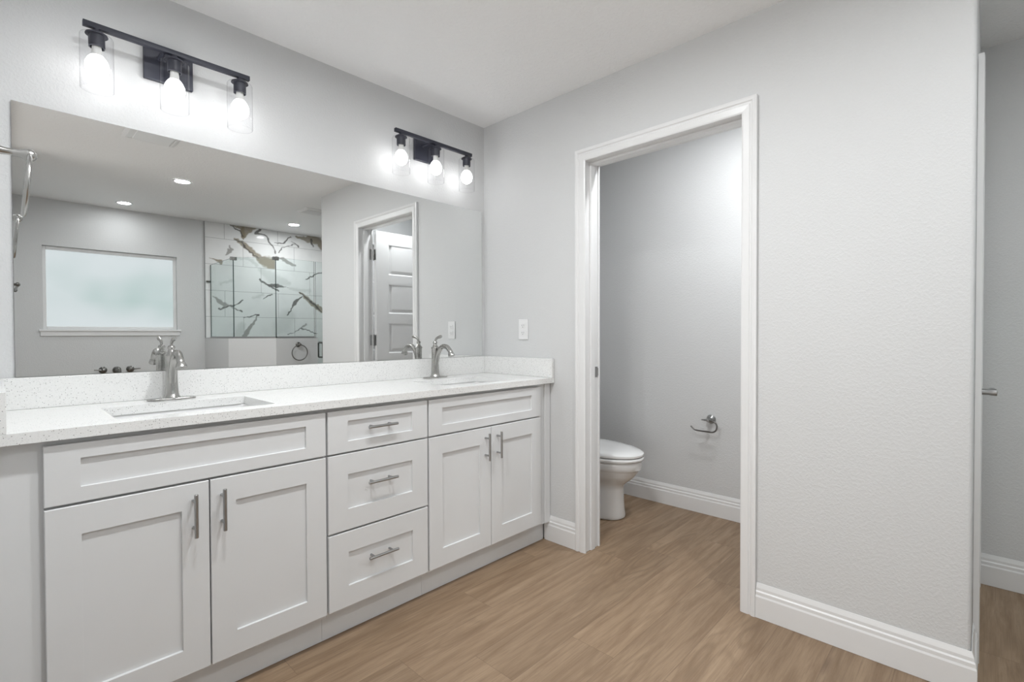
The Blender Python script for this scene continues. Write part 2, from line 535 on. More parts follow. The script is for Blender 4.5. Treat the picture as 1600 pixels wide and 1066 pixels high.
t1 = thing('trim_1', 'white moulded casing and jamb around the toilet room doorway', 'door frame', (0, -1.16, 0))
t1['kind'] = 'structure'
bm = B(); casing(bm, (0, 0, 0), (0, -1, 0), (-1, 0, 0), D1+CW, D2-CW, ZH)
obj('casing', bm, M['trim'], t1)
bm = B(); casing(bm, (T, 0, 0), (0, -1, 0), (1, 0, 0), D1+CW, D2-CW, ZH)
obj('casing', bm, M['trim'], t1)
bm = B()
j0, j1 = .0, T
box(bm, j0, j1, J1+.001, J1+.0185, .001, ZH+.0185); box(bm, j0, j1, J2-.0185, J2-.001, .001, ZH+.0185)
box(bm, j0, j1, J2-.001, J1+.001, ZH+.001, ZH+.0185)
obj('jamb', bm, M['trim'], t1)
bm = B()
s0, s1 = .040, .075
box(bm, s0, s1, J1-.010, J1+.001, .001, ZH-.010, .002); box(bm, s0, s1, J2-.001, J2+.010, .001, ZH-.010, .002)
box(bm, s0, s1, J2-.001, J1+.001, ZH-.011, ZH+.001, .002)
obj('door_stop', bm, M['trim'], t1)
bm = B()
box(bm, .078, .112, J1-.0015, J1+.001, .917, .973, .0006)
box(bm, .1115, .117, J1-.0035, J1+.001, .925, .965, .001)
obj('strike_plate', bm, M['steel'], t1)

t2 = thing('trim_2', 'white casing around the closet door at the right edge', 'door frame', (.58, YE, 0))
t2['kind'] = 'structure'
bm = B(); casing(bm, (0, YE, 0), (1, 0, 0), (0, -1, 0), CX0, CX1, ZH)
obj('casing', bm, M['trim'], t2)
bm = B()
box(bm, CX0-.0185, CX0-.001, YE, YE+.11, .001, ZH+.0185); box(bm, CX1+.001, CX1+.0185, YE, YE+.11, .001, ZH+.0185)
box(bm, CX0-.001, CX1+.001, YE, YE+.11, ZH+.001, ZH+.0185)
obj('jamb', bm, M['trim'], t2)

def panel_door(bm, W, Ht, Th, panels):
    """slab x 0..W, y -Th/2..Th/2, z 0..Ht, with recessed raised panels on both faces"""
    xs = sorted({0, W} | {p[0] for p in panels} | {p[1] for p in panels})
    zs = sorted({0, Ht} | {p[2] for p in panels} | {p[3] for p in panels})
    for s in (-1, 1):
        grid = {}
        for x in xs:
            for z in zs: grid[(x, z)] = bm.verts.new((x, s*Th/2, z))
        for i in range(len(xs)-1):
            for k in range(len(zs)-1):
                f = bm.faces.new((grid[(xs[i], zs[k])], grid[(xs[i+1], zs[k])], grid[(xs[i+1], zs[k+1])], grid[(xs[i], zs[k+1])]))
                if (xs[i], xs[i+1], zs[k], zs[k+1]) in panels:
                    cur = f
                    for ins, dep in ((.003, -.0), (.010, -.009), (.012, 0), (.016, .006)):
                        r = bmesh.ops.inset_region(bm, faces=[cur], thickness=ins, depth=0, use_even_offset=True)
                        for v in cur.verts: v.co.y += s*dep
    # rim
    for (x0, z0, x1, z1) in ((0, 0, W, 0), (W, 0, W, Ht), (W, Ht, 0, Ht), (0, Ht, 0, 0)):
        a = [bm.verts.new(c) for c in ((x0, -Th/2, z0), (x1, -Th/2, z1), (x1, Th/2, z1), (x0, Th/2, z0))]
        bm.faces.new(a)

# toilet room door: hinged on the near jamb, standing open into the toilet room
dr = thing('door_1', 'white five-panel door standing open into the toilet room', 'door', (.135, J2+.005, 0))
dr['kind'] = 'structure'
DW = .752
bm = B()
rows = [(.20, .50), (.585, .89), (.975, 1.232), (1.322, 1.575), (1.66, 1.92)]
panel_door(bm, DW, 2.03, .035, [(.12, DW-.12, a, b) for a, b in rows])
bmesh.ops.translate(bm, verts=bm.verts[:], vec=(.140, J2-.001+.0185+.002, .01))
obj('door_slab', bm, M['trim'], dr, weld=True)
for hz in (.20, 1.10, 1.835):
    bm = B()
    lathe(bm, (.1305, J2+.009, hz-.045), (0, 0, 1), [(0, 0), (0, .006), (.09, .006), (.09, 0)], 14)
    lathe(bm, (.1305, J2+.009, hz-.052), (0, 0, 1), [(0, 0), (.002, .004), (.007, .004)], 10)
    lathe(bm, (.1305, J2+.009, hz+.045), (0, 0, 1), [(0, .004), (.005, .004), (.008, 0)], 10)
    box(bm, .098, .128, J2+.0005, J2+.0030, hz-.045, hz+.045, .0006)
    box(bm, .1365, .1395, J2+.004, J2+.034, hz-.045, hz+.045, .0006)
    obj('hinge', bm, M['steel'] if hz < 1.5 else M['nickel'], dr, smooth=True)
def lever(bm, x, y, z, ny, dx):
    """round rose on a face whose outward normal is ny along y, lever pointing dx along x"""
    lathe(bm, (x, y, z), (0, ny, 0), [(0, 0), (0, .032), (.006, .032), (.010, .029), (.011, .012), (.045, .011), (.052, .0125), (.066, .0125), (.068, .011), (.068, 0)], 24)
    tube(bm, spline([(x, y+ny*.058, z), (x+dx*.03, y+ny*.059, z+.001), (x+dx*.075, y+ny*.057, z+.004), (x+dx*.115, y+ny*.054, z+.001)]), [.0115, .0095, .008, .0075], 14, flat=.8)
for s in (1, -1):
    bm = B(); lever(bm, .140+DW-.065, J2+.0195+s*.0175, .945, s, -1)
    obj('door_handle', bm, M['steel'], dr, smooth=True)

# closet door, shut
dc = thing('door_2', 'white closet door, shut, seen edge-on at the right', 'door', (.58, YE+.03, 0))
dc['kind'] = 'structure'
bm = B()
W2 = CX1-CX0-.006
panel_door(bm, W2, 2.03, .035, [(.11, W2-.11, a, b) for a, b in rows])
bmesh.ops.translate(bm, verts=bm.verts[:], vec=(CX0+.003, YE+.0275, .01))
obj('door_slab', bm, M['trim'], dc, weld=True)
bm = B(); lever(bm, CX0+.068, YE+.010, .935, -1, 1)
obj('door_handle', bm, M['steel'], dc, smooth=True)

# ------------------------------------------------------------------ vanity cabinets
FY = -.528; DY = -.548; KY = -.4918
ZB, ZT = .1228, .8648; ZD = .7050
ZTOP = .878
def slabfront(bm, x0, x1, z0, z1, rx=.072, rz=.040):
    """framed front with a recessed flat centre panel, one closed shell"""
    rings = []
    for ix, iz, y in ((0, 0, FY+.0010), (0, 0, DY+.0016), (.0016, .0016, DY), (rx, rz, DY), (rx+.0008, rz+.0008, DY+.0085)):
        rings.append([bm.verts.new((a, y, b)) for a, b in ((x0+ix, z0+iz), (x1-ix, z0+iz), (x1-ix, z1-iz), (x0+ix, z1-iz))])
    loft(bm, rings)
def shaker(bm, x0, x1, z0, z1):
    slabfront(bm, x0, x1, z0, z1, .072, .078)
def pull(parent, c, vert, L=.130, y=DY, cc=.082):
    bm = B()
    x, z = c
    a = Vector((0, 0, 1)) if vert else Vector((1, 0, 0))
    o = Vector((x, y-.032, z))
    lathe(bm, o-a*L/2, a, [(0, 0), (0, .0048), (.001, .0056), (L-.001, .0056), (L, .0048), (L, 0)], 16)
    for s in (-1, 1):
        lathe(bm, (Vector((x, y+.0005, z))+a*s*cc/2), (0, -1, 0), [(0, .0046), (.030, .0042)], 12)
    return obj('bar_pull', bm, M['steel'], parent, smooth=True)
def carcass(parent, x0, x1, left_stile=.0, right_stile=.0):
    bm = B()
    yb = -.004
    for a in (x0, x1-.018):
        box(bm, a, a+.018, FY+.019, yb, .105, ZTOP); box(bm, a, a+.018, KY+.0125, yb, .001, .105)
    box(bm, x0+.018, x1-.018, yb-.006, yb, .1, ZTOP)
    box(bm, x0+.018, x1-.018, FY+.019, yb-.006, .105, .121)
    # face frame
    box(bm, x0, x0+.04+left_stile, FY+.0012, FY+.019, .105, ZTOP, .0008); box(bm, x1-.04-right_stile, x1, FY+.0012, FY+.019, .105, ZTOP, .0008)
    box(bm, x0+.04+left_stile, x1-.04-right_stile, FY+.0012, FY+.019, ZT-.03, ZTOP); box(bm, x0+.04+left_stile, x1-.04-right_stile, FY+.0012, FY+.019, .105, .145)
    box(bm, x0+.04+left_stile, x1-.04-right_stile, FY+.0012, FY+.019, ZD-.02, ZD+.02)
    obj('cabinet_body', bm, M['cab'], parent)
def kick(parent, x0, x1):
    obj('toe_kick', box(B(), x0, x1, KY, KY+.012, .001, .1045), M['cab'], parent)

ca = thing('sink_cabinet', 'white two-door sink cabinet left of the drawer stack, nearest to the viewer', 'cabinet', (-1.7, -.27, 0), 'vanity base cabinets')
carcass(ca, XL+.004, -1.2975, .075, 0)
kick(ca, XL+.004, -1.2975)
bm = B(); slabfront(bm, -2.048, -1.302, ZD+.0025, ZT); lab(obj('false_drawer_front', bm, M['cab'], ca), 'wide panel front without a pull')
bm = B(); shaker(bm, -2.048, -1.6775, ZB, ZD-.0045); d_ = obj('door', bm, M['cab'], ca); pull(d_, (-1.7195, .607), True)
bm = B(); shaker(bm, -1.6735, -1.302, ZB, ZD-.0045); d_ = obj('door', bm, M['cab'], ca); pull(d_, (-1.6425, .607), True)

cb = thing('drawer_cabinet', 'white three-drawer stack between the two sink cabinets', 'cabinet', (-1.07, -.27, 0), 'vanity base cabinets')
carcass(cb, -1.2965, -.8455)
kick(cb, -1.2965, -.8455)
for z0, z1, rz in ((ZD+.0025, ZT, .040), (.4135, ZD-.004, .078), (ZB, .4065, .078)):
    bm = B(); slabfront(bm, -1.294, -.849, z0, z1, .078, rz)
    d_ = obj('drawer_front', bm, M['cab'], cb)
    pull(d_, (-1.0765, (z0+z1)/2+(.006 if z1 > .8 else .02 if z0 > .3 else .02)), False, y=DY+.0085)

cc = thing('sink_cabinet', 'white two-door sink cabinet right of the drawer stack, against the doorway wall', 'cabinet', (-.43, -.27, 0), 'vanity base cabinets')
carcass(cc, -.8445, -.003, 0, .055)
kick(cc, -.8445, -.017)
bm = B(); slabfront(bm, -.840, -.100, ZD+.0025, ZT); lab(obj('false_drawer_front', bm, M['cab'], cc), 'wide panel front without a pull')
bm = B(); shaker(bm, -.840, -.4715, ZB, ZD-.0045); d_ = obj('door', bm, M['cab'], cc); pull(d_, (-.510, .611), True)
bm = B(); shaker(bm, -.4685, -.100, ZB, ZD-.0045); d_ = obj('door', bm, M['cab'], cc); pull(d_, (-.4305, .611), True)
bm = B(); box(bm, -.050, -.004, FY-.006, FY+.0005, .106, ZTOP-.001, .002); obj('filler_strip', bm, M['cab'], cc)

# countertop with two undermount cut-outs
CT0, CT1 = .8804, .9088
SA = (-1.892, -1.455); SBX = (-.668, -.231); SY = (-.488, -.178)
ct = thing('countertop', 'white speckled quartz vanity top running the whole wall', 'countertop', (-1.07, -.28, CT0))
bm = B()
cx0, cx1, cy0, cy1 = XL+.003, -.003, -.5628, -.004
box(bm, cx0, cx1, cy0, SY[0], CT0, CT1); box(bm, cx0, cx1, SY[1], cy1, CT0, CT1)
box(bm, cx0, SA[0], SY[0], SY[1], CT0, CT1); box(bm, SA[1], SBX[0], SY[0], SY[1], CT0, CT1); box(bm, SBX[1], cx1, SY[0], SY[1], CT0, CT1)
obj('slab', bm, M['quartz'], ct)
obj('backsplash', box(B(), XL+.003, -.004, -.0235, -.004, CT1+.0003, 1.012, .0015), M['quartz'], ct)
obj('side_splash', box(B(), XL+.003, XL+.030, cy0+.0005, -.024, CT1+.0003, 1.012, .0015), M['quartz'], ct)
obj('side_splash', box(B(), -.0225, -.003, cy0+.0005, -.024, CT1+.0003, 1.012, .0015), M['quartz'], ct)

def basin(x0, x1, y0, y1, label):
    s = thing('sink', label, 'sink', ((x0+x1)/2, (y0+y1)/2, CT0-.16), 'undermount sinks')
    def ring(bm, ins, z, r=.03, n=6):
        vs = []
        a0, a1, b0, b1 = x0-.006+ins, x1+.006-ins, y0-.006+ins, y1+.006-ins
        for cx_, cy_, st in ((a1-r, b1-r, 0), (a0+r, b1-r, 1), (a0+r, b0+r, 2), (a1-r, b0+r, 3)):
            for k in range(n+1):
                t = (st+k/n)*PI/2
                vs.append(bm.verts.new((cx_+r*math.cos(t), cy_+r*math.sin(t), z)))
        return vs
    bm = B()
    zt = CT0-.0008
    rings = [ring(bm, -.02, zt-.012), ring(bm, -.02, zt), ring(bm, 0, zt), ring(bm, .006, zt-.03), ring(bm, .012, zt-.10), ring(bm, .03, zt-.135, .05), ring(bm, .075, zt-.147, .05), ring(bm, .13, zt-.150, .02)]
    loft(bm, rings, False, True)
    outer = [ring(bm, -.02, zt-.012), ring(bm, .0, zt-.10), ring(bm, .02, zt-.155, .05)]
    loft(bm, outer, False, True)
    obj('basin', bm, M['porc'], s, smooth=True, weld=True)
    bm = B()
    lathe(bm, ((x0+x1)/2, (y0+y1)/2, zt-.1495), (0, 0, 1), [(0, .022), (.002, .0215), (.003, .018), (.0015, .016), (.0015, 0)], 24)
    obj('drain', bm, M['nickel'], s, smooth=True)
basin(SA[0], SA[1], SY[0], SY[1], 'rectangular undermount sink in front of the left faucet')
basin(SBX[0], SBX[1], SY[0], SY[1], 'rectangular undermount sink in front of the right faucet')

def faucet(x, label):
    y = -.085
    z0 = CT1+.0004
    f = thing('faucet', label, 'faucet', (x, y, z0), 'bathroom sink faucets')
    bm = B()
    rings = []
    for zz, sc_ in ((0, .98), (.001, 1), (.0045, 1), (.0065, .96)):
        vs = []
        for k in range(40):
            t = 2*PI*k/40
            c, s = math.cos(t), math.sin(t)
            px = .050*(1 if c > 0 else -1)*(1 if abs(c) > .02 else 0)+.027*c
            vs.append(bm.verts.new((x+px*sc_, y+.026*s*sc_, z0+zz)))
        rings.append(vs)
    loft(bm, rings)
    obj('base_plate', bm, M['nickel'], f, smooth=True)
    bm = B()
    # fluted flared column
    n = 48
    rings = []
    for h, r in ((.0065, .0275), (.010, .0275), (.014, .0245), (.022, .0225), (.05, .0205), (.09, .0192), (.13, .0188), (.158, .0192), (.162, .0215), (.167, .0215), (.171, .0175), (.178, .012), (.186, .009)):
        vs = []
        fl = .055 if .016 < h < .155 else 0
        for k in range(n):
            t = 2*PI*k/n
            rr = r*(1-fl*(1-abs(math.cos(5*t)))**.6)
            vs.append(bm.verts.new((x+rr*math.cos(t), y+rr*math.sin(t), z0+h)))
        rings.append(vs)
    loft(bm, rings)
    obj('column', bm, M['nickel'], f, smooth=True, angle=50)
    bm = B()
    pth = spline([(x, y-.008, z0+.055), (x, y-.014, z0+.095), (x, y-.030, z0+.140), (x, y-.062, z0+.171), (x, y-.100, z0+.172), (x, y-.128, z0+.152), (x, y-.138, z0+.134)], 8)
    tube(bm, pth, [.012, .0125, .0125, .0125, .0125, .0125, .0135], 18)
    lathe(bm, (x, y-.1345, z0+.142), (0, -.42, -.9), [(0, .0135), (.006, .0155), (.016, .0175), (.020, .0175), (.0205, .013), (.018, 0)], 20)
    obj('spout', bm, M['nickel'], f, smooth=True)
    bm = B()
    lathe(bm, (x, y, z0+.184), (0, 0, 1), [(0, .008), (.004, .011), (.010, .0125), (.016, .010), (.020, 0)], 18)
    tube(bm, spline([(x, y, z0+.192), (x, y-.004, z0+.208), (x, y-.020, z0+.220), (x, y-.045, z0+.2265), (x, y-.058, z0+.228)]), [.006, .0065, .007, .009, .0065], 14, flat=.75)
    obj('lever_handle', bm, M['nickel'], f, smooth=True)
faucet(-1.675, 'brushed nickel faucet behind the left sink, toward the left end of the mirror')
faucet(-.452, 'brushed nickel faucet behind the right sink, nearer the wall outlet')

# mirror
mr = obj('wall_mirror', box(B(), -2.0845, -.0286, -.008, -.002, 1.0135, 1.907), [M['mirror'], M['steel']])
for p in mr.data.polygons:
    if p.normal.y > -.5: p.material_index = 1
tag(mr, 'large frameless wall mirror spanning the vanity', 'mirror')

# vanity lights
def vanity_light(cx, label):
    yb = -.100
    v = thing('vanity_light', label, 'wall light', (cx, -.002, 2.18), 'three-bulb vanity lights')
    bm = B(); box(bm, cx-.079, cx+.079, -.020, -.002, 2.106, 2.236, .003)
    obj('back_plate', bm, M['black'], v)
    bm = B(); box(bm, cx-.258, cx+.258, yb-.009, yb+.009, 2.182, 2.200, .0012)
    lathe(bm, (cx-.03, -.018, 2.191), (0, -1, 0), [(0, .010), (.005, .008), (.075, .008)], 14)
    lathe(bm, (cx+.03, -.018, 2.191), (0, -1, 0), [(0, .010), (.005, .008), (.075, .008)], 14)
    obj('bar', bm, M['black'], v, smooth=True)
    for dx in (-.222, 0, .222):
        x = cx+dx
        bm = B()
        lathe(bm, (x, yb, 2.183), (0, 0, -1), [(0, .009), (.007, .010), (.010, .017), (.018, .030), (.022, .031), (.023, .0225), (.062, .0225), (.063, .019), (.040, .018), (.040, 0)], 28)
        h_ = obj('lamp_holder', bm, M['black'], v, smooth=True)
        bm = B()
        R0, zt, zb = .0455, 2.160, 1.978
        lathe(bm, (x, yb, zt), (0, 0, -1), [(.0, .024), (.0005, .038), (.003, .0435), (.007, R0), (zt-zb-.001, R0), (zt-zb, R0-.001), (zt-zb, R0-.003), (zt-zb-.002, R0-.0035)], 40, False, False)
        obj('glass_shade', bm, M['shade'], h_, smooth=True, angle=60)
        bm = B()
        lathe(bm, (x, yb, 2.142), (0, 0, -1), [(0, .012), (.026, .0135), (.042, .0150), (.050, .018)], 20)
        lab(obj('bulb_neck', bm, M['lampbase'], h_, smooth=True), 'white neck of the bulb')
        bm = B()
        lathe(bm, (x, yb, 2.092), (0, 0, -1), [(0, .018), (.010, .0255), (.024, .0318), (.040, .033), (.054, .0295), (.065, .021), (.072, .010), (.073, 0)], 24)
        obj('bulb', bm, M['bulb'], h_, smooth=True)
vanity_light(-1.657, 'black three-bulb vanity light above the left sink')
vanity_light(-.452, 'black three-bulb vanity light above the right sink, by the corner')

# outlet by the mirror
ou = thing('wall_outlet', 'white double outlet on the wall between mirror and doorway', 'outlet', (-.001, -.3345, 1.176))
bm = B(); box(bm, -.0065, -.001, -.3345-.036, -.3345+.036, 1.176-.059, 1.176+.059, .0025)
obj('cover_plate', bm, M['plast'], ou)
for dz in (-.021, .021):
    bm = B(); box(bm, -.009, -.006, -.3345-.0165, -.3345+.0165, 1.176+dz-.0145, 1.176+dz+.0145, .004)
    s_ = obj('socket', bm, M['plast'], ou)
    bm = B()
    box(bm, -.0095, -.0088, -.3345-.0075, -.3345-.0058, 1.176+dz-.002, 1.176+dz+.007); box(bm, -.0095, -.0088, -.3345+.0058, -.3345+.0075, 1.176+dz-.001, 1.176+dz+.006)
    box(bm, -.0095, -.0088, -.3345-.002, -.3345+.002, 1.176+dz-.0095, 1.176+dz-.0060)
    obj('slot', bm, M['slot'], s_)

# ------------------------------------------------------------------ towel ring and bar on the left wall
def post_profile(L):
    return [(0, 0), (0, .027), (.004, .027), (.007, .022), (.010, .020), (.013, .012), (L*.45, .0085), (L*.72, .0095), (L*.8, .013), (L*.86, .0135)]
def towel_ring(origin, n, hang, R, label, m, L=.066):
    """origin on the wall, n wall normal, ring hangs in the plane parallel to the wall"""
    o = Vector(origin); n = Vector(n)
    s = Vector((0, 0, 1)).cross(n)
    t = thing('towel_ring', label, 'towel ring', o, 'towel rings')
    bm = B()
    lathe(bm, o+n*.0012, n, post_profile(L), 24)
    lathe(bm, o+n*(L-.006), n, [(-.013, .009), (-.008, .0135), (0, .0155), (.008, .0135), (.013, .008), (.015, 0)], 20)
    obj('post', bm, m, t, smooth=True)
    bm = B()
    c = o+n*(L-.006)+Vector((0, 0, -R-.004))+n*hang
    tube(bm, [c+s*(R*math.cos(2*PI*k/48))+Vector((0, 0, R*math.sin(2*PI*k/48)))-n*(hang*math.sin(2*PI*k/48)) for k in range(48)], .0052, 12, True)
    obj('ring', bm, m, t, smooth=True)
towel_ring((XL, -.50, 1.612), (1, 0, 0), -.006, .075, 'nickel towel ring on the left wall beside the mirror', M['nickel'], .086)

tb = thing('towel_bar', 'nickel towel bar on the left wall near the tub, reflected at the mirror edge', 'towel bar', (XL2, -2.86, 1.5))
for y in (-2.55, -3.17):
    bm = B()
    lathe(bm, (XL2+.0012, y, 1.5), (1, 0, 0), post_profile(.085), 20)
    lathe(bm, (XL2+.074, y, 1.5), (1, 0, 0), [(-.013, .009), (-.006, .0145), (.004, .0145), (.011, .008), (.013, 0)], 18)
    obj('post', bm, M['pewter'], tb, smooth=True)
bm = B(); lathe(bm, (XL2+.074, -2.55, 1.5), (0, -1, 0), [(0, .007), (.62, .007)], 14)
obj('bar', bm, M['pewter'], tb, smooth=True)

# ------------------------------------------------------------------ toilet
TX = .55
to = thing('toilet', 'white elongated toilet with closed lid in the toilet room', 'toilet', (TX, -.4, 0))
def egg(bm, w, yf, yb, z, n=40, sq=2.0, yc=None):
    yc = yc if yc is not None else yb-(yb-yf)*.42
    vs = []
    for k in range(n):
        t = 2*PI*k/n
        c, s = math.cos(t), math.sin(t)
        e = 2/sq
        xx = w*math.copysign(abs(c)**e, c)
        yy = math.copysign(abs(s)**e, s)
        yy = yc+yy*((yb-yc) if yy > 0 else (yc-yf))
        vs.append(bm.verts.new((TX+xx, yy, z)))
    return vs
bm = B()
R_ = []
for w_, yf, yb, z, sq in ((.116, -.655, -.16, .001, 2.6), (.120, -.661, -.155, .006, 2.6), (.120, -.661, -.155, .02, 2.6), (.115, -.656, -.16, .05, 2.6), (.108, -.652, -.16, .12, 2.6), (.104, -.652, -.16, .18, 2.5),
                          (.106, -.655, -.155, .205, 2.4), (.118, -.676, -.15, .225, 2.3), (.140, -.710, -.14, .25, 2.2), (.160, -.740, -.13, .28, 2.15), (.172, -.758, -.12, .308, 2.1),
                          (.1765, -.766, -.115, .318, 2.1), (.180, -.772, -.115, .322, 2.1), (.1815, -.774, -.115, .35, 2.1), (.1815, -.774, -.115, .366, 2.1), (.178, -.770, -.12, .372, 2.1)):
    R_.append(egg(bm, w_, yf, yb, z, 48, sq))
loft(bm, R_)
obj('bowl', bm, M['porc'], to, smooth=True, angle=50)
bm = B()
R_ = [egg(bm, w_, yf, yb, z, 48, 2.15) for w_, yf, yb, z in ((.176, -.772, -.25, .3745), (.1835, -.783, -.245, .377), (.1855, -.787, -.243, .384), (.1855, -.787, -.243, .391), (.183, -.783, -.245, .3965))]
loft(bm, R_)
obj('seat', bm, M['seat'], to, smooth=True, angle=50)
bm = B()
R_ = [egg(bm, w_, yf, yb, z, 48, 2.15) for w_, yf, yb, z in ((.176, -.775, -.25, .4005), (.181, -.782, -.246, .402), (.183, -.785, -.244, .408), (.182, -.784, -.245, .416), (.172, -.768, -.255, .424), (.13, -.70, -.30, .431), (.06, -.58, -.38, .434))]
for v in R_[3]+R_[4]+R_[5]+R_[6]: v.co.z += max(0, (v.co.y+.78))*.03
loft(bm, R_)
obj('lid', bm, M['seat'], to, smooth=True, angle=50)
for s in (-1, 1):
    bm = B(); lathe(bm, (TX+s*.075-.02, -.236, .408), (1, 0, 0), [(0, 0), (0, .011), (.04, .011), (.04, 0)], 16)
    obj('seat_hinge', bm, M['seat'], to, smooth=True)
bm = B(); box(bm, TX-.205, TX+.205, -.205, -.022, .374, .71, .025, 4)
obj('tank', bm, M['porc'], to, smooth=True)
bm = B(); box(bm, TX-.215, TX+.215, -.215, -.018, .711, .745, .010, 3)
obj('tank_lid', bm, M['porc'], to, smooth=True)
bm = B()
lathe(bm, (TX-.14, -.2045, .66), (0, -1, 0), [(0, .014), (.008, .014), (.010, .008), (.016, .007)], 16)
tube(bm, [(TX-.14, -.218, .66), (TX-.10, -.222, .655), (TX-.065, -.222, .648)], [.006, .007, .006], 12)
obj('flush_lever', bm, M['chrome'], to, smooth=True)

# tissue holder on the toilet room wall
tp = thing('toilet_paper_holder', 'empty nickel paper holder on the toilet room wall', 'paper holder', (XF, -1.035, .611))
bm = B()
lathe(bm, (XF-.0012, -1.030, .608), (-1, 0, 0), [(0, 0), (0, .028), (.004, .028), (.007, .025), (.011, .0235), (.015, .018), (.018, .012), (.045, .009), (.052, .011), (.060, .0115), (.066, .009), (.068, 0)], 28)
lathe(bm, (XF-.058, -1.022, .608), (0, 1, 0), [(0, .008), (.012, .006), (.022, .0045), (.03, .005), (.034, 0)], 14)
obj('post', bm, M['steel'], tp, smooth=True)
bm = B()
xa = XF-.058
tube(bm, spline([(xa, -1.030, .606), (xa, -1.058, .605), (xa, -1.078, .596), (xa, -1.087, .575), (xa, -1.080, .550), (xa, -1.060, .537), (xa, -1.02, .536), (xa, -.965, .537), (xa, -.945, .541), (xa, -.922, .560)], 6), .0048, 12)
obj('arm', bm, M['pewter'], tp, smooth=True)

# ------------------------------------------------------------------ recessed lights
def can(x, y, label, m='can'):
    c = thing('recessed_light', label, 'ceiling light', (x, y, H), 'recessed ceiling lights')
    bm = B()
    lathe(bm, (x, y, H-.001), (0, 0, -1), [(0, .072), (.003, .071), (.0055, .066), (.0055, .056), (.003, .052), (.0, .0505)], 40, False, False)
    obj('trim_ring', bm, M['plast'], c, smooth=True)
    bm = B()
    lathe(bm, (x, y, H-.0012), (0, 0, -1), [(0, .0505), (.0022, .0505), (.003, .048), (.003, 0)], 32, False, True)
    obj('lens', bm, M[m], c)
can(-1.028, -2.61, 'lit recessed ceiling light in the middle of the room, nearest the vanity', 'canroom')
can(-1.244, -3.80, 'lit recessed ceiling light above the tub, by the window')
can(.307, -3.60, 'lit recessed ceiling light inside the tiled shower', 'canshw')
can(.34, -1.40, 'recessed ceiling light inside the toilet room', 'canwc')
can(-1.74, -1.25, 'added unseen recessed fill light over the aisle before the left sink', 'canfill')  # this can and the next are added to brighten the vanity side
can(-1.18, -1.25, 'added unseen recessed fill light over the aisle before the right sink', 'canfill')

# ceiling vents
def vent(x0, x1, y0, y1, label, name, louv):
    v = thing(name, label, 'vent', ((x0+x1)/2, (y0+y1)/2, H), 'ceiling vents')
    bm = B()
    rings = []
    for ins, z in ((0, H-.0005), (.002, H-.006), (.020, H-.016), (.028, H-.016), (.030, H-.012), (.034, H-.012)):
        rings.append([bm.verts.new((a, b, z)) for a, b in ((x0+ins, y0+ins), (x1-ins, y0+ins), (x1-ins, y1-ins), (x0+ins, y1-ins))])
    loft(bm, rings, False, True)
    obj('grille_frame', bm, M['plast'], v)
    bm = B()
    if louv:
        n = int((y1-y0-.08)/.022)
        for k in range(n):
            yy = y0+.045+k*.022
            box(bm, x0+.036, x1-.036, yy, yy+.012, H-.0165, H-.0125, .001)
        obj('louvers', bm, M['plast'], v)
    else:
        box(bm, x0+.052, x1-.040, y0+.042, y1-.042, H-.021, H-.0125, .003)
        obj('cover_panel', bm, M['plast'], v)
vent(-1.555, -1.265, -1.76, -1.42, 'square white exhaust fan cover on the ceiling before the vanity', 'exhaust_fan', False)
vent(.06, .31, -2.93, -2.70, 'white ceiling air vent in front of the shower', 'air_vent', True)

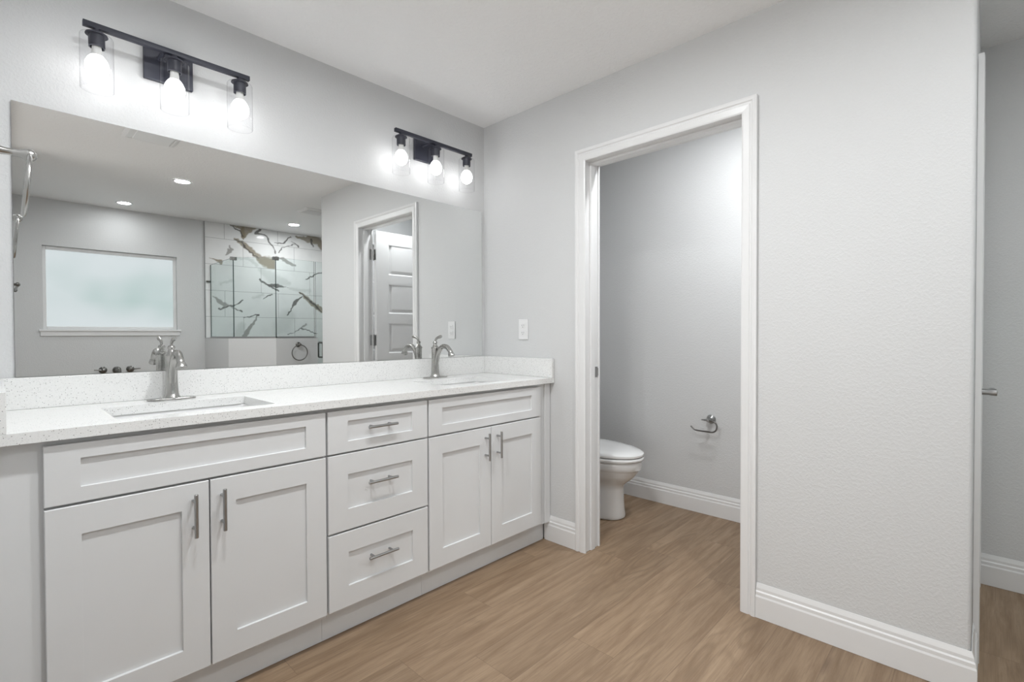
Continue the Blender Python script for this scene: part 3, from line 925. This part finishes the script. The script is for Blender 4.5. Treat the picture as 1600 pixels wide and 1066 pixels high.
# ------------------------------------------------------------------ shower: tiles, knee wall, glass
VEINS = [('B', [(-0.21, 2.44, 0.004), (-0.08, 2.42, 0.027), (-0.08, 2.33, 0.034)]), ('B', [(0.07, 2.44, 0.008), (-0.07, 2.38, 0.061), (-0.08, 2.28, 0.008)]), ('D', [(-0.21, 2.44, 0.005), (-0.13, 2.39, 0.01), (-0.08, 2.33, 0.011)]), ('B', [(-0.17, 2.27, 0.02), (-0.06, 2.22, 0.04), (0.04, 2.13, 0.045), (0.12, 2.07, 0.06), (0.2, 2.04, 0.10), (0.36, 1.98, 0.16)]), ('D', [(-0.17, 2.26, 0.008), (-0.09, 2.24, 0.01), (-0.01, 2.14, 0.01), (0.1, 2.07, 0.005)]), ('D', [(0.12, 2.44, 0.016), (0.07, 2.37, 0.016), (0.19, 2.36, 0.014), (0.22, 2.28, 0.014), (0.29, 2.22, 0.011), (0.3, 2.16, 0.008)]), ('D', [(0.28, 2.29, 0.005), (0.39, 2.3, 0.01), (0.49, 2.39, 0.008)]), ('D', [(0.49, 2.33, 0.005), (0.58, 2.27, 0.011)]), ('D', [(0.33, 2.17, 0.011), (0.38, 2.25, 0.007), (0.53, 2.29, 0.004)]), ('B', [(0.54, 2.41, 0.011), (0.69, 2.39, 0.046), (0.83, 2.39, 0.075), (0.89, 2.31, 0.054)]), ('D', [(0.75, 2.39, 0.014), (0.77, 2.3, 0.014)]), ('B', [(-0.43, 2.04, 0.005), (-0.36, 2.01, 0.019), (-0.32, 1.99, 0.03)]), ('G', [(-0.27, 2.07, 0.011), (-0.23, 2.13, 0.035), (-0.2, 2.15, 0.019), (-0.22, 2.18, 0.014)]), ('D', [(0.1, 1.82, 0.014), (0.2, 1.77, 0.016), (0.32, 1.7, 0.012)]), ('D', [(0.2, 1.77, 0.011), (0.31, 1.76, 0.022), (0.44, 1.74, 0.004)]), ('G', [(0.3, 2.12, 0.011), (0.41, 2.08, 0.035), (0.52, 2.03, 0.027)]), ('L', [(0.12, 1.93, 0.027), (0.27, 1.84, 0.068), (0.45, 1.8, 0.027)]), ('D', [(0.68, 1.86, 0.014), (0.78, 1.94, 0.011), (0.89, 1.97, 0.011)]), ('B', [(0.59, 1.69, 0.019), (0.68, 1.63, 0.041), (0.76, 1.55, 0.038), (0.89, 1.47, 0.054)]), ('D', [(0.59, 1.69, 0.01), (0.74, 1.58, 0.016), (0.88, 1.45, 0.014)]), ('D', [(0.44, 1.4, 0.014), (0.48, 1.48, 0.011), (0.53, 1.57, 0.033), (0.57, 1.6, 0.014), (0.62, 1.64, 0.004)]), ('G', [(-0.41, 1.59, 0.007), (-0.34, 1.54, 0.03), (-0.27, 1.49, 0.041)]), ('D', [(-0.34, 1.44, 0.011), (-0.24, 1.48, 0.011), (-0.09, 1.55, 0.011)]), ('D', [(-0.09, 1.43, 0.011), (-0.21, 1.47, 0.007)]), ('D', [(-0.07, 1.36, 0.008), (0.08, 1.39, 0.008)]), ('G', [(0.08, 1.39, 0.011), (-0.0, 1.25, 0.027), (-0.07, 1.14, 0.035)]), ('L', [(-0.1, 1.26, 0.034), (-0.15, 1.14, 0.054)]), ('L', [(0.45, 1.38, 0.082), (0.36, 1.25, 0.095), (0.3, 1.16, 0.027)]), ('D', [(0.43, 1.15, 0.005), (0.6, 1.23, 0.008), (0.82, 1.15, 0.005)]), ('G', [(0.6, 1.23, 0.005), (0.67, 1.28, 0.014)]), ('D', [(0.15, 1.59, 0.007), (0.24, 1.64, 0.011)]), ('L', [(0.03, 1.6, 0.014), (0.15, 1.64, 0.014)]), ('L', [(-0.33, 1.73, 0.014), (-0.2, 1.79, 0.011)]), ('L', [(0.47, 1.73, 0.019), (0.72, 1.72, 0.019)]), ('L', [(-0.14, 2.06, 0.011), (-0.02, 2.06, 0.011), (0.08, 1.99, 0.019)])]
VC = {'B': (.27, .225, .16), 'D': (.085, .08, .075), 'G': (.30, .29, .275), 'L': (.56, .57, .56)}
def vein_colours(P):
    """albedo of the marble pattern at points P (n,2)"""
    n = len(P)
    rs = np.random.RandomState(4)
    Q = P.copy()
    for k in range(14):
        fr = 2*PI*(4+rs.rand()*26); a = rs.rand()*2*PI; ph = rs.rand(2)*6.3
        s = .021/ (fr/(2*PI))**.9
        Q[:, 0] += s*np.sin(fr*(P[:, 0]*math.cos(a)+P[:, 1]*math.sin(a))+ph[0])
        Q[:, 1] += s*np.sin(fr*(P[:, 0]*math.sin(a)-P[:, 1]*math.cos(a))+ph[1])
    col = np.tile(np.array([.80, .80, .795]), (n, 1))
    for kind in 'LGBD':
        for t, pts in VEINS:
            if t != kind: continue
            best = np.full(n, 9.0)
            for (x0, z0, w0), (x1, z1, w1) in zip(pts, pts[1:]):
                d = np.array([x1-x0, z1-z0]); L2 = d@d+1e-9
                tt = np.clip(((Q[:, 0]-x0)*d[0]+(Q[:, 1]-z0)*d[1])/L2, 0, 1)
                dist = np.hypot(Q[:, 0]-x0-tt*d[0], Q[:, 1]-z0-tt*d[1])
                best = np.minimum(best, dist/(.62*(w0+(w1-w0)*tt)+1e-4))
            if kind == 'B' and pts[-1] == (0.36, 1.98, 0.16):
                best = np.where((P[:, 0] < .286) & (P[:, 1] > 1.962), best, 9.0)   # stops at its tile's edges
            soft = 1.5 if kind == 'L' else .45
            f = np.clip((1+soft-best)/soft/1.0, 0, 1)*(.55 if kind == 'L' else .85)
            col = col*(1-f[:, None])+np.array(VC[kind])*f[:, None]
    return col
def tile_wall(name, a0, a1, z0, z1, toP, uv, nrm, step=.006):
    """thick tiled slab: dense front face with the vein pattern as a colour attribute"""
    na, nz = int((a1-a0)/step)+1, int((z1-z0)/step)+1
    A, Z = np.meshgrid(np.linspace(a0, a1, na), np.linspace(z0, z1, nz))
    A, Z = A.ravel(), Z.ravel()
    front = toP(A, Z, .010)
    cols = vein_colours(uv(A, Z))
    corners = np.array([0, na-1, na*nz-1, na*(nz-1)])
    back = toP(A[corners], Z[corners], .0005)
    V = np.vstack([front, back])
    i = np.arange(na-1)[None, :]+(np.arange(nz-1)*na)[:, None]
    i = i.ravel()
    F = [tuple(q) for q in np.stack([i, i+1, i+1+na, i+na], 1).tolist()]
    nF = na*nz
    # rim: n-gons along each side
    bot = list(range(0, na)); top_ = list(range(na*(nz-1), na*nz)); lef = list(range(0, na*nz, na)); rig = list(range(na-1, na*nz, na))
    F += [tuple(bot[::-1]+[nF, nF+1]), tuple(top_+[nF+2, nF+3]), tuple(lef+[nF+3, nF]), tuple(rig[::-1]+[nF+1, nF+2])]
    me = bpy.data.meshes.new(name)
    me.from_pydata(V.tolist(), [], F)
    at = me.color_attributes.new('vein', 'FLOAT_COLOR', 'POINT')
    full = np.ones((len(V), 4), np.float32)
    full[:nF, :3] = cols; full[nF:, :3] = .8
    at.data.foreach_set('color', full.ravel())
    me.materials.append(M['tile'])
    me.update()
    o = bpy.data.objects.new(name, me)
    COL.objects.link(o)
    o['kind'] = 'structure'
    return o
tile_wall('wall_shower_back', -.474, XF-.012, .001, H-.001, lambda a, z, d: np.stack([a, np.full_like(a, YR+d), z], 1), lambda a, z: np.stack([a, z], 1), (0, 1, 0))
tile_wall('wall_shower_side', YR+.012, -2.98, .001, H-.001, lambda a, z, d: np.stack([np.full_like(a, XF-d), a, z], 1), lambda a, z: np.stack([.75-(a-YR)*.9, z-.05], 1), (-1, 0, 0), .012)

bm = B(); box(bm, -.484, -.4745, YR+.001, YR+.0115, 1.12, H-.001)
struct('trim_3', bm, M['steel'])

# knee wall: plan polyline (outer face), return, slanted front, straight front
OUT = [(-.484, YR+.012), (-.484, -3.315), (-.145, -2.972), (.29, -2.972)]
INN = [(-.364, YR+.012), (-.364, -3.36), (-.095, -3.092), (.29, -3.092)]
ZK = 1.118
def strip(bm, A, Bq, z0, z1):
    n = len(A)
    lo = [[bm.verts.new((x, y, z0)) for x, y in L_] for L_ in (A, Bq)]
    hi = [[bm.verts.new((x, y, z1)) for x, y in L_] for L_ in (A, Bq)]
    for k in range(n-1):
        bm.faces.new((lo[0][k], lo[0][k+1], hi[0][k+1], hi[0][k])); bm.faces.new((lo[1][k], hi[1][k], hi[1][k+1], lo[1][k+1]))
        bm.faces.new((hi[0][k], hi[0][k+1], hi[1][k+1], hi[1][k])); bm.faces.new((lo[0][k], lo[1][k], lo[1][k+1], lo[0][k+1]))
    for k in (0, n-1):
        bm.faces.new((lo[0][k], lo[1][k], hi[1][k], hi[0][k]))
bm = B(); strip(bm, OUT, INN, .001, ZK-.006)
struct('wall_shower_knee', bm, M['wall'])
def off(L_, d):
    return [(x, y) for x, y in L_]
cap_o = [(x-.006*(1 if i < 2 else 0), y+.006*(1 if i >= 2 else .4 if i == 1 else 0)) for i, (x, y) in enumerate(OUT)]
bm = B(); strip(bm, OUT, INN, ZK-.0055, ZK)
struct('trim_4', bm, M['steel'])

GL = [(-.424, YR+.016), (-.424, -3.338), (-.120, -3.032), (.285, -3.032)]
ZG0, ZG1 = ZK+.010, 1.945
en = thing('shower_enclosure', 'clear frameless glass panels standing on the shower knee wall', 'shower glass', (-.1, -3.3, ZK))
def glass_panel(p, q, z0, z1, parent, name='glass_panel', t=.010, g0=.002, g1=.002):
    p = Vector((p[0], p[1], 0)); q = Vector((q[0], q[1], 0))
    d = (q-p).normalized(); n = Vector((-d.y, d.x, 0))
    p = p+d*g0; q = q-d*g1
    bm = B()
    vs = [bm.verts.new(c+n*s*t/2+Vector((0, 0, z))) for z in (z0, z1) for c, s in ((p, -1), (q, -1), (q, 1), (p, 1))]
    for f in ((0, 1, 5, 4), (2, 3, 7, 6), (1, 2, 6, 5), (3, 0, 4, 7), (4, 5, 6, 7), (0, 3, 2, 1)):
        bm.faces.new([vs[i] for i in f])
    o = obj(name, bm, [M['sglass'], M['gedge']], parent)
    for poly in o.data.polygons:
        if poly.area < .02 or abs(poly.normal.z) > .5: poly.material_index = 1
    return o
for p, q in zip(GL, GL[1:]): glass_panel(p, q, ZG0, ZG1, en)
bm = B()
for p, q in zip(GL, GL[1:]):
    a = Vector((p[0], p[1], ZK+.0075)); b_ = Vector((q[0], q[1], ZK+.0075))
    d = (b_-a).normalized(); n = Vector((-d.y, d.x, 0))
    sweep(bm, [(a+d*.004, n, (0, 0, 1)), (b_-d*.004, n, (0, 0, 1))], [(-.010, -.007), (.010, -.007), (.010, .006), (-.010, .006)])
obj('bottom_channel', bm, M['steel'], en)
for i in (1, 2):
    x, y = GL[i]
    bm = B(); box(bm, x-.030, x+.030, y-.014, y+.014, ZG1-.028, ZG1+.006, .002)
    obj('glass_clamp', bm, M['nickel'], en)
bm = B(); box(bm, -.468, -.4295, YR+.0115, YR+.024, 1.745, 1.765, .001)
obj('wall_clamp', bm, M['pewter'], en)
sd = thing('shower_door', 'clear glass shower door with a D-shaped pull beside the knee wall', 'shower door', (.62, -3.032, .01))
glass_panel((.296, -3.032), (XF-.025, -3.032), .012, ZG1, sd, 'door_glass')
for s in (1, -1):
    bm = B()
    ys = -3.032+s*.0052
    tube(bm, spline([(.352, ys, .900), (.352, ys+s*.038, .902), (.352, ys+s*.05, .92), (.352, ys+s*.05, 1.04), (.352, ys+s*.038, 1.058), (.352, ys, 1.06)], 6), .0095, 12)
    obj('door_pull', bm, M['pewter'], sd, smooth=True)
for hz in (.3, 1.65):
    bm = B(); box(bm, XF-.055, XF-.0125, -3.048, -3.016, hz-.045, hz+.045, .003)
    obj('hinge', bm, M['steel'], sd)
towel_ring((.077, -2.972, 1.045), (0, 1, 0), -.004, .080, 'dark nickel towel ring on the shower knee wall', M['pewter'], .055)

# tub filler: handle, spout, handle on the window wall
tf = thing('tub_filler', 'three-piece wall tub filler under the frosted window', 'tub faucet', (-1.28, YR, .80))
for x, dx in ((-1.385, -1), (-1.165, 1)):
    bm = B()
    lathe(bm, (x, YR+.0012, .80), (0, 1, 0), [(0, 0), (0, .034), (.004, .034), (.010, .028), (.016, .018), (.050, .016), (.056, .020), (.070, .019), (.076, .010), (.077, 0)], 24)
    tube(bm, spline([(x, YR+.064, .80), (x+dx*.03, YR+.066, .803), (x+dx*.075, YR+.066, .806)]), [.009, .0065, .005], 12)
    obj('lever_handle', bm, M['pewter'], tf, smooth=True)
bm = B()
lathe(bm, (-1.275, YR+.0012, .795), (0, 1, 0), [(0, 0), (0, .036), (.004, .036), (.010, .030), (.016, .022)], 24)
tube(bm, spline([(-1.275, YR+.012, .795), (-1.275, YR+.06, .797), (-1.275, YR+.13, .790), (-1.275, YR+.16, .770)]), [.022, .020, .019, .018], 18)
obj('spout', bm, M['pewter'], tf, smooth=True)
